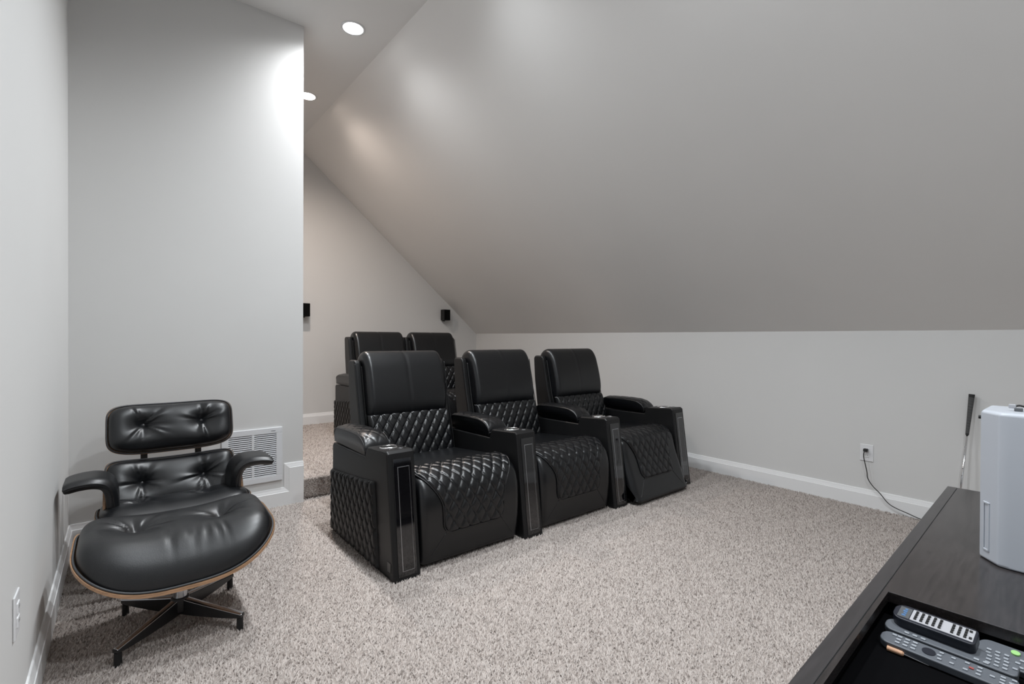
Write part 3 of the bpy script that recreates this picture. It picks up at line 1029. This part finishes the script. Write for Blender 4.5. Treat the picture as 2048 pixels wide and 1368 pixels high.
# ------------------------------------------------------------------ media cabinet
CZ = 0.56
CA = math.atan2(0.076, 1.928)
cb = empty('media_cabinet', (0.995, 0.384, 0.0), CA)     # local x along the front edge, local -y towards its back
tag(cb, 'low dark espresso wood media cabinet with an open compartment in its top', 'cabinet')
S0, S1, DEP, TOPT = -0.42, 1.930, 0.52, 0.025
LIP = 0.045
r0, r1, rd = -0.36, 0.570, 0.46
bm = bmesh.new()
for d in ((S0, S1, -0.0325, 0.0, CZ - TOPT, CZ),):
    bx(bm, *d)
bm_to('front_edge_band', bm, M_woodband, cb, bevel=0.0015)
bm = bmesh.new()
bx(bm, S0, S1, -LIP, -0.0345, CZ - TOPT, CZ - 0.0005)
bx(bm, r1, S1, -rd, -LIP, CZ - TOPT, CZ - 0.0005)
bx(bm, S0, r0, -rd, -LIP, CZ - TOPT, CZ - 0.0005)
bx(bm, S0, S1, -DEP, -rd, CZ - TOPT, CZ - 0.0005)
tp = bm_to('cabinet_top', bm, M_wood, cb)
bm = bmesh.new(); bx(bm, S0, S1, -0.0346, -0.0324, CZ - TOPT, CZ - 0.002)
bm_to('groove', bm, M_black, cb)
bm = bmesh.new(); bx(bm, r1 - 0.0, r1 + 0.006, -rd, -LIP, CZ - 0.0004, CZ + 0.0008)
bm_to('opening_edge', bm, M_woodband, cb)
box('front_panel', (S0 + 0.02, S1 - 0.02, -0.030, -0.010, 0.07, CZ - TOPT), M_wood, cb)
box('back_panel', (S0 + 0.02, S1 - 0.02, -DEP + 0.01, -DEP + 0.022, 0.07, CZ - TOPT), M_wood, cb)
for sx in (S0 + 0.005, S1 - 0.025):
    box('side_panel', (sx, sx + 0.02, -DEP + 0.005, -0.008, 0.0, CZ - TOPT), M_wood, cb)
box('divider', (r1 + 0.004, r1 + 0.022, -DEP + 0.022, -0.030, 0.07, CZ - TOPT), M_compshade, cb)
FLZ = 0.500
box('compartment_floor', (S0 + 0.025, r1 + 0.004, -DEP + 0.022, -0.030, FLZ - 0.015, FLZ), M_compshade, cb)
box('compartment_shade_liner', (S0 + 0.025, r1 + 0.004, -0.0345, -0.0300, FLZ, CZ - TOPT - 0.001), M_compshade, cb)  # dark sheet added over the inner front, where the compartment is in shade
box('plinth', (S0 + 0.03, S1 - 0.03, -DEP + 0.03, -0.04, 0.0, 0.07), M_black, cb)
dw = (S1 - S0 - 0.06) / 3
for i in range(3):
    dr_ = box('cabinet_door', (S0 + 0.03 + i * dw + 0.004, S0 + 0.03 + (i + 1) * dw - 0.004, -0.010, 0.006, 0.085, CZ - TOPT - 0.012), M_wood, cb, bevel=0.002)
    box('door_pull', (S0 + 0.03 + (i + 0.5) * dw - 0.06, S0 + 0.03 + (i + 0.5) * dw + 0.06, 0.006, 0.016, CZ - 0.10, CZ - 0.088), M_silver, dr_, bevel=0.002)

# ------------------------------------------------------------------ remotes in the compartment (their own frames)
def remote(name, loc, rz, tilt, L, W, H, body, label, group='remote controls in the cabinet compartment'):
    """lies along local -y from the origin (tip), x across, tilted about its long axis"""
    t = empty(name, loc)
    t.rotation_euler = (0, tilt, rz)
    tag(t, label, 'remote control', group)
    n = 10
    pl = []
    rr = min(W * 0.42, 0.022)
    for (cx, cy, a0) in ((W / 2 - rr, -rr, 0), (-W / 2 + rr, -rr, 90), (-W / 2 + rr * 0.5, -L + rr * 0.5, 180), (W / 2 - rr * 0.5, -L + rr * 0.5, 270)):
        r2 = rr if a0 < 180 else rr * 0.5
        for q in range(n + 1):
            a = math.radians(a0 + 90 * q / n)
            pl.append((cx + r2 * math.cos(a), cy + r2 * math.sin(a)))
    bm = bmesh.new(); prism(bm, pl, 0, H, 'z')
    bm_to('body', bm, body, t, bevel=0.003, seg=3)
    return t
def keys(t, pts, sx, sy, z, material, name='key', h=0.0022):
    bm = bmesh.new(); bx(bm, -sx / 2, sx / 2, -sy / 2, sy / 2, 0, h)
    bmesh.ops.recalc_face_normals(bm, faces=bm.faces)
    me = bpy.data.meshes.new(name); bm.to_mesh(me); bm.free(); me.materials.append(material)
    for (x, y) in pts:
        o = bpy.data.objects.new(name, me); COL.objects.link(o); o.parent = t; o.location = (x, y, z)

# long grey remote at the front
tA = remote('remote_control', (1.412, 0.338, FLZ + 0.0045), math.radians(-0.5), math.radians(-8), 0.228, 0.046, 0.018, M_remgrey,
            'long grey remote control with pale keys beside the tan-handled tool')
HA = 0.018
keys(tA, [(x, y) for y in (-0.034, -0.048, -0.062) for x in (-0.012, 0.0, 0.012)] + [(0.012, -0.024)], 0.0055, 0.0085, HA, M_rembtn)
keys(tA, [(0.0, -0.205), (-0.010, -0.205), (0.010, -0.205), (0, -0.190), (0, -0.218), (-0.012, -0.170), (0.0, -0.170), (0.012, -0.170), (-0.013, -0.221), (0.013, -0.221), (0.012, -0.150), (-0.012, -0.150)], 0.005, 0.0075, HA, M_rembtn)
keys(tA, [(0.0, -0.158)], 0.005, 0.0075, HA, M_red)
bm = bmesh.new()
cyl(bm, (0, -0.088, HA), (0, -0.088, HA + 0.0015), 0.012, n=24)
bm_to('ring_pad', bm, M_remdark, tA)
keys(tA, [(0.0, -0.106), (-0.012, -0.108), (0.012, -0.108), (-0.010, -0.128), (0.010, -0.128)], 0.005, 0.007, HA, M_rembtn)
# second grey remote, under the black one
tB = remote('remote_control', (1.467, 0.342, FLZ + 0.012), math.radians(-0.5), math.radians(-10), 0.228, 0.046, 0.018, M_remgrey,
            'long grey remote control lying under the black and silver remote')
keys(tB, [(-0.016, -0.045), (-0.016, -0.060), (-0.016, -0.075), (-0.016, -0.165), (-0.016, -0.180)], 0.0055, 0.0085, HA, M_rembtn)
keys(tB, [(x, y) for y in (-0.182, -0.195, -0.208) for x in (-0.012, 0.0, 0.012)] + [(0.0, -0.222)], 0.005, 0.0075, HA, M_rembtn)
# third grey remote with the green key
tC = remote('remote_control', (1.530, 0.186, FLZ + 0.008), math.radians(-0.5), math.radians(-12), 0.20, 0.070, 0.016, M_remgrey,
            'wide grey remote control with a round green key behind the other remotes')
keys(tC, [(x, y) for y in (-0.020, -0.034, -0.048) for x in (-0.026, -0.014, -0.002)] + [(-0.014, -0.066), (-0.026, -0.072), (-0.002, -0.072)], 0.0055, 0.0075, 0.016, M_rembtn)
bm = bmesh.new(); cyl(bm, (0.016, -0.060, 0.016), (0.016, -0.060, 0.0195), 0.0075, n=20)
bm_to('green_key', bm, M_green, tC)
# black remote with silver keypad resting on top
tD = remote('remote_control', (1.492, 0.330, FLZ + 0.029), math.radians(-1.0), math.radians(-12), 0.150, 0.058, 0.030, M_remdark,
            'black remote control with silver keypad and blue print resting on the grey remotes')
bm = bmesh.new(); bx(bm, -0.021, 0.021, -0.145, -0.034, 0.0295, 0.0312)
bm_to('keypad_plate', bm, M_remsilver, tD, bevel=0.0008)
bm = bmesh.new(); bx(bm, -0.020, 0.020, -0.0325, -0.010, 0.0295, 0.0306)
hd = bm_to('head_window', bm, M_remhead, tD, bevel=0.0008)
for q, xq in enumerate((-0.012, -0.004, 0.004, 0.012)):
    bm = bmesh.new(); bx(bm, xq - 0.003, xq + 0.003, -0.025, -0.0175 - 0.002 * (q % 2), 0.0306, 0.0310)
    bm_to('print', bm, M_remblue, hd)
keys(tD, [(x, y) for y in (-0.043, -0.054, -0.065, -0.076, -0.087, -0.109, -0.120, -0.131) for x in (-0.0135, -0.0045, 0.0045, 0.0135)] + [(-0.012, -0.140), (0.012, -0.138)], 0.0058, 0.0048, 0.0312, M_black)
# tan handled tool
tt = empty('hand_tool', (1.385, 0.318, FLZ + 0.0062))
tag(tt, 'small tool with a tan wooden handle and thin metal shaft in the cabinet compartment', 'tool')
bm = bmesh.new(); cyl(bm, (0, 0.002, 0), (0.001, -0.026, 0), 0.0055, n=14)
cyl(bm, (0.001, -0.026, 0), (0.001, -0.029, 0), 0.0055, 0.003, n=14)
bm_to('handle', bm, M_tan, tt, smooth=False)
bm = bmesh.new(); cyl(bm, (0.001, -0.028, 0), (0.003, -0.072, -0.004), 0.0020, 0.0010, n=10)
bm_to('shaft', bm, M_alu, tt)

# ------------------------------------------------------------------ pale grey equipment case on the cabinet
ec = empty('equipment_case', (1.994, 0.0, CZ))
tag(ec, 'tall pale grey plastic equipment case standing on the dark wood cabinet', 'appliance')
HC = 0.452
foot = [(0.055, 0.248), (0.000, 0.203), (-0.004, 0.180), (0.004, -0.22), (0.055, -0.26), (0.20, -0.26), (0.21, 0.248)]
bm = bmesh.new()
levels = [(0.0, 0.004), (0.006, 0.0), (HC - 0.012, 0.0), (HC - 0.004, 0.003), (HC, 0.010)]
rings = []
cxm, cym = 0.10, 0.0
for z, ins in levels:
    rg = []
    for (x, y) in foot:
        dx, dy = x - cxm, y - cym
        rg.append(bm.verts.new((x - math.copysign(min(ins, abs(dx)), dx), y - math.copysign(min(ins, abs(dy)), dy), z)))
    rings.append(rg)
nf = len(foot)
for a, b in zip(rings[:-1], rings[1:]):
    for i in range(nf):
        bm.faces.new((a[i], a[(i + 1) % nf], b[(i + 1) % nf], b[i]))
bm.faces.new(rings[0]); bm.faces.new(rings[-1])
body = bm_to('case_body', bm, M_case, ec, bevel=0.006, seg=3)
# grip recess on the bevelled corner: a raised frame round a shallow slot
p0, p1 = Vector((0.055, 0.248, 0)), Vector((0.0, 0.203, 0))
dv = (p1 - p0); ln_ = dv.length; dv.normalize()
nv_ = Vector((-dv.y, dv.x, 0)); nv_ = nv_ if nv_.x < 0 else -nv_
def case_slab(name, a0, a1, z0, z1, o0_, o1_, mt):
    bm = bmesh.new(); vv = []
    for o_ in (o0_, o1_):
        for a, z in ((a0, z0), (a1, z0), (a1, z1), (a0, z1)):
            p = p0 + dv * (a * ln_) + nv_ * o_
            vv.append(bm.verts.new((p.x, p.y, z)))
    for f in ((0, 1, 2, 3), (7, 6, 5, 4), (0, 4, 5, 1), (1, 5, 6, 2), (2, 6, 7, 3), (3, 7, 4, 0)):
        bm.faces.new([vv[i] for i in f])
    return bm_to(name, bm, mt, ec, bevel=0.0012)
case_slab('grip_ridge', 0.24, 0.30, 0.03, 0.175, -0.001, 0.003, M_case)
case_slab('grip_ridge', 0.52, 0.58, 0.03, 0.175, -0.001, 0.003, M_case)
case_slab('grip_ridge', 0.24, 0.58, 0.170, 0.176, -0.001, 0.003, M_case)
case_slab('grip_ridge', 0.24, 0.58, 0.029, 0.035, -0.001, 0.003, M_case)
bm = bmesh.new(); cyl(bm, (0.066, 0.2478, HC - 0.026), (0.066, 0.254, HC - 0.026), 0.0055, n=14)
bm_to('side_knob', bm, M_black, ec)
# cable adapter lying on the case
ca = empty('cable_adapter', (2.070, 0.150, CZ + HC))
tag(ca, 'small black cable with clear connector lying on top of the pale grey case', 'cable')
tube('lead', catmull([(-0.005, 0.030, 0.012), (0.000, 0.018, 0.017), (0.000, 0.000, 0.013), (0.000, -0.025, 0.011), (0.000, -0.060, 0.008), (0.0, -0.10, 0.004)], 6), 0.0028, M_cord, ca)
bm = bmesh.new(); bx(bm, -0.010, 0.000, 0.024, 0.040, 0.008, 0.020)
bm_to('connector', bm, M_remsilver, ca, bevel=0.002)
bm = bmesh.new(); bx(bm, -0.012, 0.004, 0.010, 0.028, 0.0, 0.010)
bm_to('clip', bm, M_remhead, ca, bevel=0.002)
bm = bmesh.new(); bx(bm, -0.008, 0.008, -0.036, -0.026, 0.0, 0.026)
bm_to('ferrite', bm, M_cord, ca, bevel=0.002)

# ------------------------------------------------------------------ golf putter leaning on the right wall
gt = Vector((4.214, 0.552, 0.880)); gb = Vector((4.104, 0.604, 0.022))
gc = empty('golf_putter', (gb.x, gb.y, 0.0))
tag(gc, 'golf putter with black ribbed grip and steel shaft leaning on the right wall', 'golf club')
def L_(f): return (gb + (gt - gb) * f) - Vector((gb.x, gb.y, 0))
bm = bmesh.new()
cyl(bm, L_(0.70), L_(0.985), 0.0085, 0.0145, n=18)
cyl(bm, L_(0.985), L_(1.0), 0.0150, 0.0150, n=18)
gr = bm_to('grip', bm, M_grip, gc, smooth=False)
for i in range(30):
    f = 0.715 + i * 0.0088
    rr = 0.0085 + (0.0145 - 0.0085) * (f - 0.70) / 0.285
    bm = bmesh.new(); cyl(bm, L_(f), L_(f + 0.0030), rr + 0.0004, n=18)
    bm_to('grip_cord', bm, M_gripline, gr)
bm = bmesh.new(); cyl(bm, L_(0.02), L_(0.70), 0.0046, 0.0066, n=14)
sh = bm_to('shaft', bm, M_chrome, gc, smooth=True)
for f in (0.30, 0.345, 0.40, 0.45, 0.50, 0.555, 0.61):
    rr = 0.0046 + 0.002 * f / 0.7
    bm = bmesh.new(); cyl(bm, L_(f), L_(f + 0.004), rr + 0.0007, n=14)
    bm_to('shaft_step', bm, M_chrome, sh)
bm = bmesh.new(); bx(bm, -0.016, 0.016, -0.10, 0.015, 0.001, 0.026)
bm_to('putter_head', bm, M_silver, gc, bevel=0.004)
